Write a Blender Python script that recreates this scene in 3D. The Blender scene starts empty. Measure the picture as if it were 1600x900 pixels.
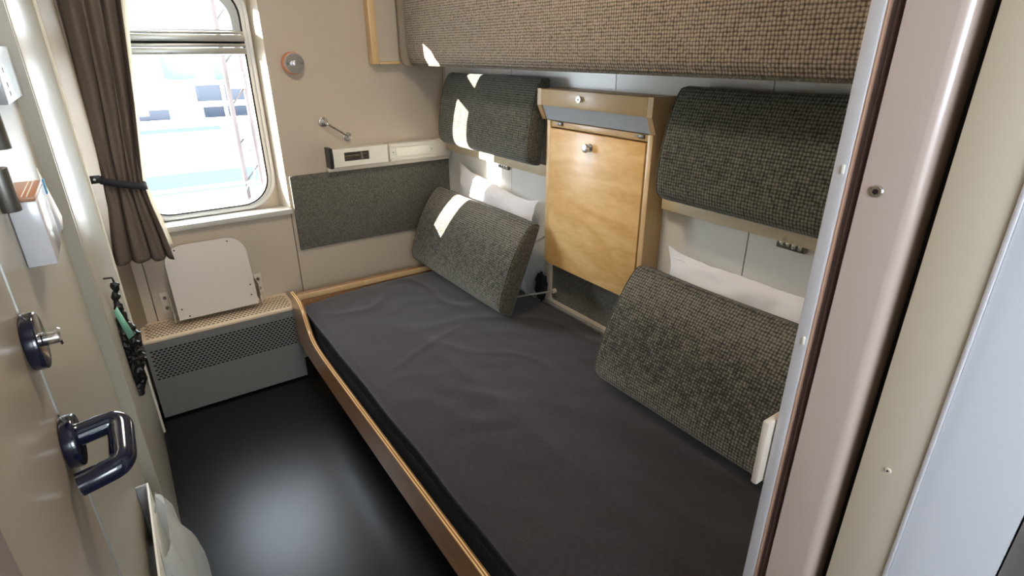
import bpy, bmesh, math, random
from mathutils import Matrix, Vector, noise
random.seed(7)
U = 0.82                      # whole scene and camera scaled about the origin to a likely berth length; metres per layout unit (all coordinates below are layout units)
sc = bpy.context.scene
# ------------------------------------------------------------------ camera
cam_d = bpy.data.cameras.new('camera'); cam = bpy.data.objects.new('camera', cam_d); sc.collection.objects.link(cam)
cam_d.sensor_width = 36; cam_d.lens = 36*869.23/1600; cam_d.clip_start = .01
yaw, pit, rol = 0.60762, -0.403825, -0.002744
fwd = Vector((math.sin(yaw)*math.cos(pit), math.cos(yaw)*math.cos(pit), math.sin(pit)))
rt = Vector((math.cos(yaw), -math.sin(yaw), 0)); up = rt.cross(fwd)
r2 = rt*math.cos(rol)+up*math.sin(rol); u2 = -rt*math.sin(rol)+up*math.cos(rol)
m = Matrix((r2, u2, -fwd)).transposed().to_4x4(); m.translation = Vector((0, 0, 1.6))*U
cam.matrix_world = m; sc.camera = cam
# ------------------------------------------------------------------ light, sky, exposure
vs = sc.view_settings; vs.view_transform = 'Standard'; vs.look = 'None'; vs.gamma = 1; vs.use_curve_mapping = False
vs.exposure = 0.42
w = bpy.data.worlds.new('sky'); sc.world = w; w.use_nodes = True
bg = w.node_tree.nodes['Background']; bg.inputs[0].default_value = (.78, .89, 1, 1); bg.inputs[1].default_value = 15.0
def light(name, kind, loc, energy, color, **kw):
    d = bpy.data.lights.new(name, kind); d.energy = energy; d.color = color
    o = bpy.data.objects.new(name, d); sc.collection.objects.link(o); o.location = Vector(loc)*U
    for k, v in kw.items(): setattr(d, k, v)
    return o
sun = light('sun', 'SUN', (-3, 5, 4), 44.0, (1, .93, .82), angle=.006)
sun.rotation_euler = Vector((1.0, -.465, -.198)).to_track_quat('-Z', 'Y').to_euler()
cw = light('corridor_window_light', 'AREA', (.25, -.95, 1.55), 11, (.80, .90, 1), shape='RECTANGLE', size=1.5, size_y=.9)
cw.rotation_euler = Vector((0, 1, -.12)).to_track_quat('-Z', 'Y').to_euler()
# ------------------------------------------------------------------ helpers
def col(r, g, b): return tuple((c/12.92 if c <= .04045 else ((c+.055)/1.055)**2.4) for c in (r/255, g/255, b/255))+(1,)
def mat(name, c, rough=.5, metal=0, spec=.5, bump=0, bscale=60, mottle=0, mscale=3, coat=0, emit=0, trans=0, sheen=0):
    m = bpy.data.materials.new(name); m.use_nodes = True; nt = m.node_tree; b = nt.nodes['Principled BSDF']
    b.inputs['Base Color'].default_value = c; b.inputs['Roughness'].default_value = rough; b.inputs['Metallic'].default_value = metal
    b.inputs['Specular IOR Level'].default_value = spec; b.inputs['Coat Weight'].default_value = coat; b.inputs['Coat Roughness'].default_value = .12
    b.inputs['Sheen Weight'].default_value = sheen
    tc = nt.nodes.new('ShaderNodeTexCoord')
    if emit: b.inputs['Emission Color'].default_value = c; b.inputs['Emission Strength'].default_value = emit
    if bump:
        n = nt.nodes.new('ShaderNodeTexNoise'); n.inputs['Scale'].default_value = bscale; n.inputs['Detail'].default_value = 5
        nt.links.new(tc.outputs['Object'], n.inputs['Vector'])
        bp = nt.nodes.new('ShaderNodeBump'); bp.inputs['Strength'].default_value = bump; bp.inputs['Distance'].default_value = .002
        nt.links.new(n.outputs['Fac'], bp.inputs['Height']); nt.links.new(bp.outputs[0], b.inputs['Normal'])
    if mottle:
        n = nt.nodes.new('ShaderNodeTexNoise'); n.inputs['Scale'].default_value = mscale; n.inputs['Detail'].default_value = 6
        nt.links.new(tc.outputs['Object'], n.inputs['Vector'])
        mr = nt.nodes.new('ShaderNodeMapRange'); mr.inputs['From Min'].default_value = .3; mr.inputs['From Max'].default_value = .7
        mr.inputs['To Min'].default_value = 1-mottle; mr.inputs['To Max'].default_value = 1+mottle
        nt.links.new(n.outputs['Fac'], mr.inputs['Value'])
        mx = nt.nodes.new('ShaderNodeVectorMath'); mx.operation = 'SCALE'; mx.inputs[0].default_value = c[:3]
        nt.links.new(mr.outputs[0], mx.inputs['Scale']); nt.links.new(mx.outputs[0], b.inputs['Base Color'])
    if trans:
        t = nt.nodes.new('ShaderNodeBsdfTranslucent'); t.inputs[0].default_value = c
        mix = nt.nodes.new('ShaderNodeMixShader'); mix.inputs[0].default_value = trans
        nt.links.new(b.outputs[0], mix.inputs[1]); nt.links.new(t.outputs[0], mix.inputs[2])
        nt.links.new(mix.outputs[0], nt.nodes['Material Output'].inputs[0])
    return m
def weave(name, dark, light_, cell=.0085, thick=.15, strength=.6, fine=False):
    m = bpy.data.materials.new(name); m.use_nodes = True; nt = m.node_tree; b = nt.nodes['Principled BSDF']
    b.inputs['Roughness'].default_value = .95; b.inputs['Specular IOR Level'].default_value = .12; b.inputs['Sheen Weight'].default_value = .25
    tc = nt.nodes.new('ShaderNodeTexCoord'); mp = nt.nodes.new('ShaderNodeMapping')
    s = 1/(cell*U); mp.inputs['Scale'].default_value = (s, s*thick, s)
    nt.links.new(tc.outputs['Object'], mp.inputs['Vector'])
    v = nt.nodes.new('ShaderNodeTexVoronoi'); v.inputs['Scale'].default_value = 1; v.inputs['Randomness'].default_value = .8 if fine else .22
    v.distance = 'EUCLIDEAN'
    nt.links.new(mp.outputs[0], v.inputs['Vector'])
    n = nt.nodes.new('ShaderNodeTexNoise'); n.inputs['Scale'].default_value = .9 if fine else .45; n.inputs['Detail'].default_value = 4
    mp2 = nt.nodes.new('ShaderNodeMapping'); mp2.inputs['Scale'].default_value = (1.5, 1, .35) if fine else (1, 1, 1)
    nt.links.new(mp.outputs[0], mp2.inputs['Vector']); nt.links.new(mp2.outputs[0], n.inputs['Vector'])
    mr = nt.nodes.new('ShaderNodeMapRange'); mr.inputs['From Min'].default_value = .15; mr.inputs['From Max'].default_value = .62
    mr.inputs['To Min'].default_value = 1; mr.inputs['To Max'].default_value = 0
    nt.links.new(v.outputs['Distance'], mr.inputs['Value'])
    ma = nt.nodes.new('ShaderNodeMath'); ma.operation = 'MULTIPLY_ADD'
    nt.links.new(n.outputs['Fac'], ma.inputs[0]); ma.inputs[1].default_value = 1.1 if fine else .55; ma.inputs[2].default_value = -.5 if fine else -.24
    ad = nt.nodes.new('ShaderNodeMath'); ad.operation = 'ADD'; ad.use_clamp = True
    nt.links.new(mr.outputs[0], ad.inputs[0]); nt.links.new(ma.outputs[0], ad.inputs[1])
    mx = nt.nodes.new('ShaderNodeMix'); mx.data_type = 'RGBA'; mx.inputs['A'].default_value = dark; mx.inputs['B'].default_value = light_
    nt.links.new(ad.outputs[0], mx.inputs['Factor']); nt.links.new(mx.outputs['Result'], b.inputs['Base Color'])
    bp = nt.nodes.new('ShaderNodeBump'); bp.inputs['Strength'].default_value = strength; bp.inputs['Distance'].default_value = .0015
    nt.links.new(ad.outputs[0], bp.inputs['Height']); nt.links.new(bp.outputs[0], b.inputs['Normal'])
    return m
def wood(name, c1, c2, scale=(1, 1, 1), rough=.35, ply=None, dist=3.0, coat=.25):
    m = bpy.data.materials.new(name); m.use_nodes = True; nt = m.node_tree; b = nt.nodes['Principled BSDF']
    b.inputs['Roughness'].default_value = rough; b.inputs['Coat Weight'].default_value = coat; b.inputs['Coat Roughness'].default_value = .15
    tc = nt.nodes.new('ShaderNodeTexCoord'); mp = nt.nodes.new('ShaderNodeMapping'); mp.inputs['Scale'].default_value = scale
    nt.links.new(tc.outputs['Object'], mp.inputs['Vector'])
    if ply:
        wv = nt.nodes.new('ShaderNodeTexWave'); wv.bands_direction = ply; wv.inputs['Scale'].default_value = 45; wv.inputs['Distortion'].default_value = .6
        wv.inputs['Detail Scale'].default_value = .3
        nt.links.new(mp.outputs[0], wv.inputs['Vector']); fac = wv.outputs['Fac']
    else:
        n1 = nt.nodes.new('ShaderNodeTexNoise'); n1.inputs['Scale'].default_value = 2.2; n1.inputs['Detail'].default_value = 2; n1.inputs['Distortion'].default_value = .4
        nt.links.new(mp.outputs[0], n1.inputs['Vector'])
        mu = nt.nodes.new('ShaderNodeMath'); mu.operation = 'MULTIPLY'; mu.inputs[1].default_value = 9*dist
        nt.links.new(n1.outputs['Fac'], mu.inputs[0])
        sn = nt.nodes.new('ShaderNodeMath'); sn.operation = 'SINE'; nt.links.new(mu.outputs[0], sn.inputs[0])
        n2 = nt.nodes.new('ShaderNodeTexNoise'); n2.inputs['Scale'].default_value = 22; n2.inputs['Detail'].default_value = 6
        nt.links.new(mp.outputs[0], n2.inputs['Vector'])
        ma = nt.nodes.new('ShaderNodeMath'); ma.operation = 'MULTIPLY_ADD'; ma.inputs[1].default_value = .22
        nt.links.new(sn.outputs[0], ma.inputs[0]); nt.links.new(n2.outputs['Fac'], ma.inputs[2]); fac = ma.outputs[0]
    mx = nt.nodes.new('ShaderNodeMix'); mx.data_type = 'RGBA'; mx.inputs['A'].default_value = c1; mx.inputs['B'].default_value = c2
    mr = nt.nodes.new('ShaderNodeMapRange'); mr.inputs['From Min'].default_value = .2; mr.inputs['From Max'].default_value = .8
    nt.links.new(fac, mr.inputs['Value']); nt.links.new(mr.outputs[0], mx.inputs['Factor']); nt.links.new(mx.outputs['Result'], b.inputs['Base Color'])
    return m
def glass(name, tint=(1, 1, 1, 1)):
    m = bpy.data.materials.new(name); m.use_nodes = True; nt = m.node_tree; nt.nodes.remove(nt.nodes['Principled BSDF'])
    t = nt.nodes.new('ShaderNodeBsdfTransparent'); t.inputs[0].default_value = tint
    g = nt.nodes.new('ShaderNodeBsdfGlossy'); g.inputs['Roughness'].default_value = .02
    f = nt.nodes.new('ShaderNodeFresnel'); f.inputs[0].default_value = 1.45
    x = nt.nodes.new('ShaderNodeMixShader'); nt.links.new(f.outputs[0], x.inputs[0]); nt.links.new(t.outputs[0], x.inputs[1]); nt.links.new(g.outputs[0], x.inputs[2])
    nt.links.new(x.outputs[0], nt.nodes['Material Output'].inputs[0]); return m

def box(bm, x0, x1, y0, y1, z0, z1, bev=0, seg=2):
    b2 = bmesh.new(); bmesh.ops.create_cube(b2, size=1)
    for v in b2.verts: v.co = Vector(((x0+x1)/2+v.co.x*(x1-x0), (y0+y1)/2+v.co.y*(y1-y0), (z0+z1)/2+v.co.z*(z1-z0)))
    if bev: bmesh.ops.bevel(b2, geom=b2.edges[:], offset=bev, segments=seg, profile=.5, affect='EDGES')
    merge(bm, b2); return bm
def merge(bm, b2):
    t = bpy.data.meshes.new('t'); b2.to_mesh(t); bm.from_mesh(t); bpy.data.meshes.remove(t); b2.free()
def B(*a, **k): return box(bmesh.new(), *a, **k)
def cyl(bm, p0, p1, r0, r1=None, seg=24, bev=0):
    p0, p1 = Vector(p0), Vector(p1); r1 = r0 if r1 is None else r1; d = p1-p0
    b2 = bmesh.new(); bmesh.ops.create_cone(b2, cap_ends=True, segments=seg, radius1=r0, radius2=r1, depth=d.length)
    if bev:
        bmesh.ops.bevel(b2, geom=[e for e in b2.edges if len(e.link_faces) == 2 and any(len(f.verts) > 4 for f in e.link_faces)], offset=bev, segments=3, profile=.5, affect='EDGES')
    bmesh.ops.transform(b2, matrix=Matrix.Translation((p0+p1)/2) @ d.to_track_quat('Z', 'Y').to_matrix().to_4x4(), verts=b2.verts)
    merge(bm, b2); return bm
def smooth_path(pts, n=6, k=.35):
    """round the inner corners of a poly-line"""
    pts = [Vector(p) for p in pts]; out = [pts[0]]
    for i in range(1, len(pts)-1):
        a, b, c = pts[i-1], pts[i], pts[i+1]; r = min((a-b).length, (c-b).length)*k
        p, q = b+(a-b).normalized()*r, b+(c-b).normalized()*r
        for j in range(n+1):
            t = j/n; out.append(p*(1-t)**2+b*2*t*(1-t)+q*t*t)
    out.append(pts[-1]); return out
def tube(bm, pts, r, seg=14, cap=True):
    pts = [Vector(p) for p in pts]; rings = []; prev = None
    for i, p in enumerate(pts):
        d = (pts[min(i+1, len(pts)-1)]-pts[max(i-1, 0)]).normalized()
        if prev is None: n = d.orthogonal().normalized()
        else: n = (prev-d*prev.dot(d)).normalized()
        prev = n; bi = d.cross(n); rr = r[i] if isinstance(r, (list, tuple)) else r
        rings.append([bm.verts.new(p+(n*math.cos(2*math.pi*j/seg)+bi*math.sin(2*math.pi*j/seg))*rr) for j in range(seg)])
    for a, b in zip(rings, rings[1:]):
        for j in range(seg): bm.faces.new((a[j], a[(j+1) % seg], b[(j+1) % seg], b[j]))
    if cap: bm.faces.new(rings[0][::-1]); bm.faces.new(rings[-1])
    return bm
def prism(bm, pts, axis, a0, a1):
    """closed 2-D outline extruded along an axis; pts are the two other coordinates in xyz order"""
    def P(p, a):
        q = list(p); q.insert('xyz'.index(axis), a); return Vector(q)
    b2 = bmesh.new(); A = [b2.verts.new(P(p, a0)) for p in pts]; C = [b2.verts.new(P(p, a1)) for p in pts]; n = len(pts)
    b2.faces.new(A); b2.faces.new(C[::-1])
    for i in range(n): b2.faces.new((A[i], C[i], C[(i+1) % n], A[(i+1) % n]))
    bmesh.ops.recalc_face_normals(b2, faces=b2.faces); merge(bm, b2); return bm
def rrect(x0, x1, z0, z1, r, n=8):
    out = []
    for cx, cz, a in ((x1-r, z1-r, 0), (x0+r, z1-r, 90), (x0+r, z0+r, 180), (x1-r, z0+r, 270)):
        for i in range(n+1):
            t = math.radians(a+90*i/n); out.append((cx+r*math.cos(t), cz+r*math.sin(t)))
    return out
def ring(bm, o, i, y0, y1):
    """frame between two outlines in XZ with the same point count, from y0 to y1"""
    n = len(o); V = [[bm.verts.new((p[0], y, p[1])) for p in L] for L, y in ((o, y0), (i, y0), (i, y1), (o, y1))]
    for a in range(4):
        c, d = V[a], V[(a+1) % 4]
        for k in range(n): bm.faces.new((c[k], c[(k+1) % n], d[(k+1) % n], d[k]))
    bmesh.ops.recalc_face_normals(bm, faces=bm.faces); return bm
def place(name, bm, material, loc, shade):
    bmesh.ops.scale(bm, vec=(U, U, U), verts=bm.verts)
    me = bpy.data.meshes.new(name); bm.to_mesh(me); bm.free()
    for mm in (material if isinstance(material, (list, tuple)) else [material]): me.materials.append(mm)
    if shade:
        me.shade_smooth()
        try: me.set_sharp_from_angle(angle=math.radians(38))
        except Exception: pass
    return bpy.data.objects.new(name, me)
def thing(name, label, cat, loc=(0, 0, 0), rot=None, group=None):
    o = bpy.data.objects.new(name, None); sc.collection.objects.link(o); o.empty_display_size = .05
    if rot is not None: o.rotation_euler = rot.to_euler()
    o.location = Vector(loc)*U; o['label'] = label; o['category'] = cat
    if group: o['group'] = group
    o['_base'] = list(loc); return o
def part(name, bm, material, parent, local=False, shade=True, label=None):
    """world coordinates unless local; sub-parts pass a part as parent"""
    root = parent
    while root.parent: root = root.parent
    if not local: bmesh.ops.translate(bm, vec=-Vector(root['_base']), verts=bm.verts)
    o = place(name, bm, material, None, shade); o.parent = parent; sc.collection.objects.link(o)
    if label: o['label'] = label
    return o
def single(name, bm, material, label, cat, group=None, shade=True):
    lo = Vector([min(v.co[i] for v in bm.verts) for i in range(3)]); hi = Vector([max(v.co[i] for v in bm.verts) for i in range(3)])
    c = Vector(((lo.x+hi.x)/2, (lo.y+hi.y)/2, lo.z)); bmesh.ops.translate(bm, vec=-c, verts=bm.verts)
    o = place(name, bm, material, None, shade); o.location = c*U; sc.collection.objects.link(o); o['_base'] = list(c)
    o['label'] = label; o['category'] = cat
    if group: o['group'] = group
    return o
def struct(name, bm, material, shade=False):
    o = place(name, bm, material, None, shade); sc.collection.objects.link(o); o['kind'] = 'structure'; o['_base'] = [0, 0, 0]
    return o
# ------------------------------------------------------------------ materials
M_wall = mat('wall_laminate', col(189, 175, 156), .32, mottle=.02, mscale=2, bump=.04, bscale=180)
M_right = mat('right_wall_laminate', col(232, 231, 226), .24, mottle=.02, mscale=2)
M_left = mat('left_wall_laminate', col(172, 166, 150), .32, mottle=.02)
M_door = mat('door_laminate', col(166, 152, 132), .28, mottle=.02)
M_jamb = mat('jamb_paint', col(190, 171, 162), .22, coat=.4)
M_jambW = mat('jamb_aluminium_white', col(206, 203, 206), .30, metal=.2)
M_corr = mat('corridor_panel', col(198, 186, 167), .35)
M_corrB = mat('corridor_glossy_panel', col(214, 217, 226), .25)
M_black = mat('black_gap', col(14, 11, 10), .8)
M_seal = mat('brown_rubber_seal', col(112, 92, 90), .35)
M_floor = mat('floor_vinyl', col(18, 17, 18), .30, spec=.27, mottle=.12, mscale=220, bump=.08, bscale=420)
M_ceil = mat('ceiling_paint', col(205, 200, 190), .6)
M_heatT = mat('heater_top_metal', col(226, 205, 176), .4, metal=.15)
M_heatF = mat('heater_grey_metal', col(122, 121, 118), .45, metal=.1)
M_fabric = weave('upholstery_weave', col(44, 43, 40), col(134, 129, 116), .0098, .12, .7)
M_fabH = weave('headrest_weave_shaded', col(37, 38, 34), col(114, 112, 100), .0098, .12, .7)  # darker copy of the seat-back weave; shade on the wall cushions is painted in
M_fabB = weave('upholstery_weave_brown', col(68, 59, 51), col(166, 150, 131), .0100, .12, .7)
M_fabE = weave('upholstery_side_plain', col(62, 60, 52), col(108, 102, 88), .005, 1, .3, fine=True)
M_panelF = weave('wall_panel_felt', col(84, 82, 76), col(118, 115, 106), .006, 1, .15, fine=True)
M_sheet = mat('dark_fleece_sheet', col(44, 36, 36), .95, spec=.08, bump=.5, bscale=300, mottle=.16, mscale=90, sheen=.35)
M_sheetS = mat('mattress_side_cloth', col(30, 29, 30), .9, spec=.1, bump=.6, bscale=200, mottle=.3, mscale=120)
M_linen = mat('white_linen', col(226, 224, 226), .85, spec=.2, bump=.12, bscale=120, sheen=.15)
M_birch = wood('birch_veneer', col(216, 170, 104), col(234, 196, 136), (1, 1, 3.2), .38)
M_birchP = wood('birch_edge', col(206, 172, 122), col(222, 190, 142), (3, 1, .6), .4, dist=1)
M_dwood = wood('varnished_rail_wood', col(150, 108, 72), col(178, 132, 90), (4, .6, 4), .28, dist=1, coat=.7)
M_ply = wood('plywood_edge', col(120, 80, 44), col(226, 184, 128), (1, 1, 1), .25, ply='X', coat=.8)
M_pale = wood('pale_rail_wood', col(206, 188, 152), col(220, 204, 170), (3, .6, 3), .45, dist=.8)
M_curt = mat('taupe_curtain', col(120, 108, 98), .95, spec=.1, bump=.35, bscale=400, mottle=.1, mscale=150, trans=.18)
M_curtL = mat('curtain_lining', col(196, 184, 160), .95, spec=.1, bump=.3, bscale=400, trans=.45)
M_chrome = mat('polished_chrome', col(225, 225, 225), .2, metal=1)
M_frame = mat('window_frame_glare', col(212, 212, 208), .3, metal=.15)  # aluminium frame whitened: the window glare is put into its colour
M_alu = mat('window_aluminium', col(176, 176, 170), .34, metal=.55)
M_steel = mat('grey_steel', col(120, 118, 112), .4, metal=.8)
M_navy = mat('navy_nylon', col(14, 19, 38), .12, coat=.6)
M_white = mat('white_plastic', col(226, 222, 208), .35)
M_offw = mat('cream_painted_metal', col(206, 196, 180), .35)
M_flap = mat('flap_table_laminate', col(196, 185, 170), .38, bump=.05, bscale=300)
M_dark = mat('dark_plastic', col(30, 28, 28), .4)
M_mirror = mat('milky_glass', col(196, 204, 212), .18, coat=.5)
M_glass = glass('window_glass')
M_film = mat('clear_plastic_film', col(214, 216, 214), .25, spec=.6, trans=.5, bump=.5, bscale=30)
M_net = mat('black_net', col(14, 14, 15), .45, bump=.8, bscale=90)
M_green = mat('green_card', col(128, 186, 158), .5)
M_orange = mat('orange_wood_disc', col(190, 110, 66), .4)
M_blue = mat('blue_print', col(60, 140, 185), .5)
M_lamp = mat('lamp_diffuser', (1, .86, .68, 1), .5, emit=9)
# ------------------------------------------------------------------ room shell
YW = 2.93; ZC = 2.6
struct('floor', B(-1.6, 1.75, -1.1, 3.1, -.05, 0), M_floor)
struct('ceiling', B(-1.6, 1.75, -1.1, 3.1, ZC, ZC+.05), M_ceil)
# window wall with its rectangular window bay
bm = bmesh.new(); X0, X1, Z0, Z1 = -.045, .657, .86, 2.02
for a in ((-.30, -.029, YW, 3.02, 0, Z0-.001), (-.025, .6535, YW, 3.02, 0, Z0-.001), (.6575, 1.75, YW, 3.02, 0, Z0-.001), (-.30, 1.75, YW, 3.02, Z1, ZC)): box(bm, *a)
prism(bm, [(X1, YW), (1.75, YW), (1.75, 3.02), (X1-.030, 3.02)], 'z', Z0, Z1)          # splayed reveals
prism(bm, [(X0, YW), (-.30, YW), (-.30, 3.02), (X0+.030, 3.02)], 'z', Z0, Z1)
struct('wall_window_side', bm, M_wall)
def arch(x0, x1, z0, z1, rt_, rb, n=8):
    out = []
    for cx, cz, a, r in ((x1-rt_, z1-rt_, 0, rt_), (x0+rt_, z1-rt_, 90, rt_), (x0+rb, z0+rb, 180, rb), (x1-rb, z0+rb, 270, rb)):
        for i in range(n+1):
            t = math.radians(a+90*i/n); out.append((cx+r*math.cos(t), cz+r*math.sin(t)))
    return out
struct('wall_window_core', ring(bmesh.new(), rrect(-.30, 1.75, 0, ZC, .0005), rrect(-.022, .628, .857, 1.925, .15), 3.041, 3.055), M_black)
struct('wall_outer_skin', ring(bmesh.new(), rrect(-.30, 1.75, 0, ZC, .0005), rrect(.005, .596, .880, 1.832, .14), 3.071, 3.10), M_offw)
struct('wall_bay_panel', ring(bmesh.new(), rrect(-.30, 1.75, 0, ZC, .0005), rrect(-.015, .622, .869, 1.908, .15), 3.0205, 3.04), M_wall)
# window
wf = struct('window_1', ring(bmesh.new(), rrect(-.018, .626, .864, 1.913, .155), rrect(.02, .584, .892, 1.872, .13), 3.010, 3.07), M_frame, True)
def kid(name, bm, m, p, shade=True, label=None):
    return part(name, bm, m, p, shade=shade, label=label)
kid('rubber_gasket', ring(bmesh.new(), rrect(.012, .592, .886, 1.880, .136), rrect(.0195, .5845, .8925, 1.8725, .13), 3.006, 3.0095), M_black, wf)
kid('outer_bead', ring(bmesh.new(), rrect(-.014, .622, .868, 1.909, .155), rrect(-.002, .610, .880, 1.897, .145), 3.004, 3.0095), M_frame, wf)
bm = bmesh.new()
for z0, z1, y0 in ((1.586, 1.614, 2.995), (1.616, 1.632, 3.003), (1.640, 1.668, 2.988), (1.670, 1.682, 2.998)): box(bm, .012, .594, y0, 3.05, z0, z1, .004)
kid('middle_rail', bm, M_alu, wf)
kid('rail_gap', B(.015, .590, 3.015, 3.045, 1.630, 1.642), M_black, wf)
kid('upper_sash', ring(bmesh.new(), arch(.0205, .5835, 1.672, 1.8715, .128, .001), arch(.046, .552, 1.690, 1.838, .11, .001), 3.02, 3.05), M_alu, wf)
b2 = bmesh.new(); b2.faces.new([b2.verts.new((x, 3.058, z)) for x, z in rrect(.018, .582, .894, 1.87, .13)])
kid('pane', b2, M_glass, wf, shade=False)
kid('window_sill', B(X0, X1+.004, 2.905, 3.019, .836, .8605, .0015), mat('sill_paint', col(188, 186, 178), .2), wf)
# right wall in four panels
bm = bmesh.new(); ys = [-.2, .957, 1.589, 2.272, 3.0]
for a, b in zip(ys, ys[1:]): box(bm, 1.58, 1.60, a+.0022, b-.0022, 0, ZC)
struct('wall_right', bm, M_right)
struct('wall_right_core', B(1.601, 1.75, -.2, 3.02, 0, ZC), M_black)
struct('trim_1', B(1.572, 1.5795, 2.915, 2.9295, .45, ZC, .002), M_offw)
# left side
struct('wall_left', B(-.30, -.15, .30, 1.612, 0, ZC), M_left)
bm = bmesh.new(); box(bm, -.30, -.12, 1.638, 2.62, 0.0, ZC, .004)
cab = thing('wash_cabinet', 'tall beige cabinet front along the left wall beside the curtain', 'cabinet', (-.2, 2.1, 0))
part('body', bm, M_left, cab)
part('side_panel', B(-.30, -.1215, 1.614, 1.6300, 0, ZC), M_left, cab)
part('gap_seal', B(-.29, -.130, 1.6302, 1.6378, 0, ZC), M_black, cab)
bm = bmesh.new(); tube(bm, [(-.119, 2.618, 0.0), (-.119, 2.618, ZC)], .008, 12)
part('edge_bead', bm, M_white, cab, label='rounded pale edge bead')
struct('wall_left_return', prism(bmesh.new(), [(-.125, 2.63), (-.135, 2.84), (-.07, 2.929), (-.30, 2.929), (-.30, 2.63)], 'z', 0, ZC), mat('brown_return_laminate', col(140, 126, 108), .45))
# corridor: inner wall right of the doorway, door post, corridor shell
struct('wall_corridor_side', B(.80, 1.58, .262, .345, 0, ZC), M_wall)
struct('wall_over_door', B(-.15, .80, .262, .345, 2.42, ZC), M_wall)
struct('wall_corridor_right', B(.752, 1.75, -.2, .060, 0, ZC), mat('corridor_dark_trim', col(112, 106, 104), .4))
struct('wall_corridor_core', B(.861, 1.75, .0605, .2615, 0, ZC), M_black)
bm = bmesh.new()
box(bm, -1.6, 1.75, -1.1, -1.0, 0, 1.45); box(bm, -1.6, 1.75, -1.1, -1.0, 1.95, ZC); box(bm, -1.6, -.3, -1.1, -1.0, 1.45, 1.95); box(bm, .5, 1.75, -1.1, -1.0, 1.45, 1.95)
struct('wall_corridor_outer', bm, M_wall)
struct('wall_corridor_left', B(-1.6, -.30, .1, .30, 0, ZC), M_corr)
struct('wall_corridor_end', B(1.70, 1.75, -1.0, -.2, 0, ZC), M_corr)
struct('wall_corridor_far_end', B(-1.65, -1.6, -1.0, .1, 0, ZC), M_corr)
# door post on the right of the doorway (structure)
post = struct('trim_2', B(.745, .80, .3335, .352, 0, ZC, .003), M_jambW, True)
part('rubber_seal', prism(bmesh.new(), [(.756, .3310), (.80, .3310), (.80, .3137), (.757, .3137), (.751, .3165), (.756, .3195), (.751, .323), (.757, .327)], 'z', 0, ZC), M_seal, post)
part('wood_lipping', B(.747, .80, .3312, .3335, 0, ZC, .0005), mat('lipping', col(176, 140, 118), .4), post)
bm = prism(bmesh.new(), [(.80, .3135), (.745, .3135), (.745, .262)]+[(.763-.018*math.cos(t), .264-.018*math.sin(t)) for t in [math.radians(a) for a in range(10, 91, 8)]]+[(.80, .245)], 'z', 0, ZC)
part('post_panel', bm, M_jamb, post)
part('gap_backing', B(.785, .86, .229, .2445, 0, ZC), M_black, post)
bm = bmesh.new(); cyl(bm, (.7452, .295, 1.441), (.7425, .295, 1.441), .0082, .0068, 28)
scw = part('screw_head', bm, M_chrome, post)
bm = bmesh.new(); cyl(bm, (.7426, .295, 1.441), (.7420, .295, 1.441), .0036, seg=6)
part('hex_socket', bm, M_dark, post, label='dark hexagonal socket')
part('strike_bumps', box(B(.7425, .746, .337, .3405, 1.455, 1.467, .001), .7425, .746, .337, .3405, 1.21, 1.222, .001), M_white, post)
pan = struct('trim_3', B(.745, .86, .163, .2285, 0, ZC, .002), M_corr, True)
part('ridge', B(.7415, .86, .1575, .1628, 0, ZC, .002), M_jambW, pan)
part('glossy_strip', prism(bmesh.new(), [(.745, .157), (.742, .12), (.745, .062), (.86, .062), (.86, .157)], 'z', 0, ZC), M_corrB, pan)
bm = bmesh.new(); cyl(bm, (.7452, .195, 1.084), (.7430, .195, 1.084), .0042, .0034, 20)
r_ = part('rivet', bm, M_offw, pan); bm = bmesh.new(); cyl(bm, (.7431, .195, 1.084), (.7427, .195, 1.084), .0014, seg=10)
part('rivet_hole', bm, M_dark, pan)
# light switch plate on the room side of the post
sw = thing('switch_plate', 'narrow cream plate sticking out behind the right door post', 'switch', (.75, .36, .94))
M_sw = mat('switch_cream', col(196, 184, 170), .4)
part('plate', B(.730, .80, .354, .366, .945, 1.068, .004), M_sw, sw)
part('rocker', B(.745, .785, .3665, .372, .97, 1.05, .003), M_sw, sw)
# left door post
lp = struct('trim_4', B(-.30, -.103, .10, .362, 0, ZC, .004), M_jamb, True)
# ------------------------------------------------------------------ door leaf with handle and lock
dr = struct('door_1', B(-.146, -.12, .37, .700, .03, 2.36, .002), M_door, True)
part('edge_strip', B(-.1455, -.1185, .7005, .705, .03, 2.36, .001), M_alu, dr)
part('edge_lip', B(-.1455, -.130, .7055, .722, .03, 2.36, .001), M_door, dr)
part('edge_bead', B(-.1455, -.128, .7225, .726, .03, 2.36, .001), M_white, dr)
bm = bmesh.new(); cyl(bm, (-.12, .683, 1.207), (-.106, .683, 1.207), .030, bev=.003, seg=40)
hd = part('door_handle', bm, M_navy, dr, label='navy blue glossy U-shaped handle')
bm = tube(bmesh.new(), smooth_path([(-.12, .683, 1.210), (-.0685, .699, 1.209), (-.0715, .634, 1.190), (-.112, .630, 1.184)], 10, .33), .0128, 24)
part('lever', bm, M_navy, hd)
bm = bmesh.new(); cyl(bm, (-.12, .690, 1.328), (-.1075, .690, 1.328), .030, bev=.002, seg=40)
lk = part('lock_rosette', bm, M_navy, dr, label='round navy lock plate')
bm = bmesh.new(); cyl(bm, (-.1075, .690, 1.328), (-.092, .690, 1.328), .007, bev=.001); cyl(bm, (-.0935, .690, 1.328), (-.0915, .690, 1.328), .0095, .008)
part('thumb_turn', bm, M_chrome, lk, label='chrome thumb turn')
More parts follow.
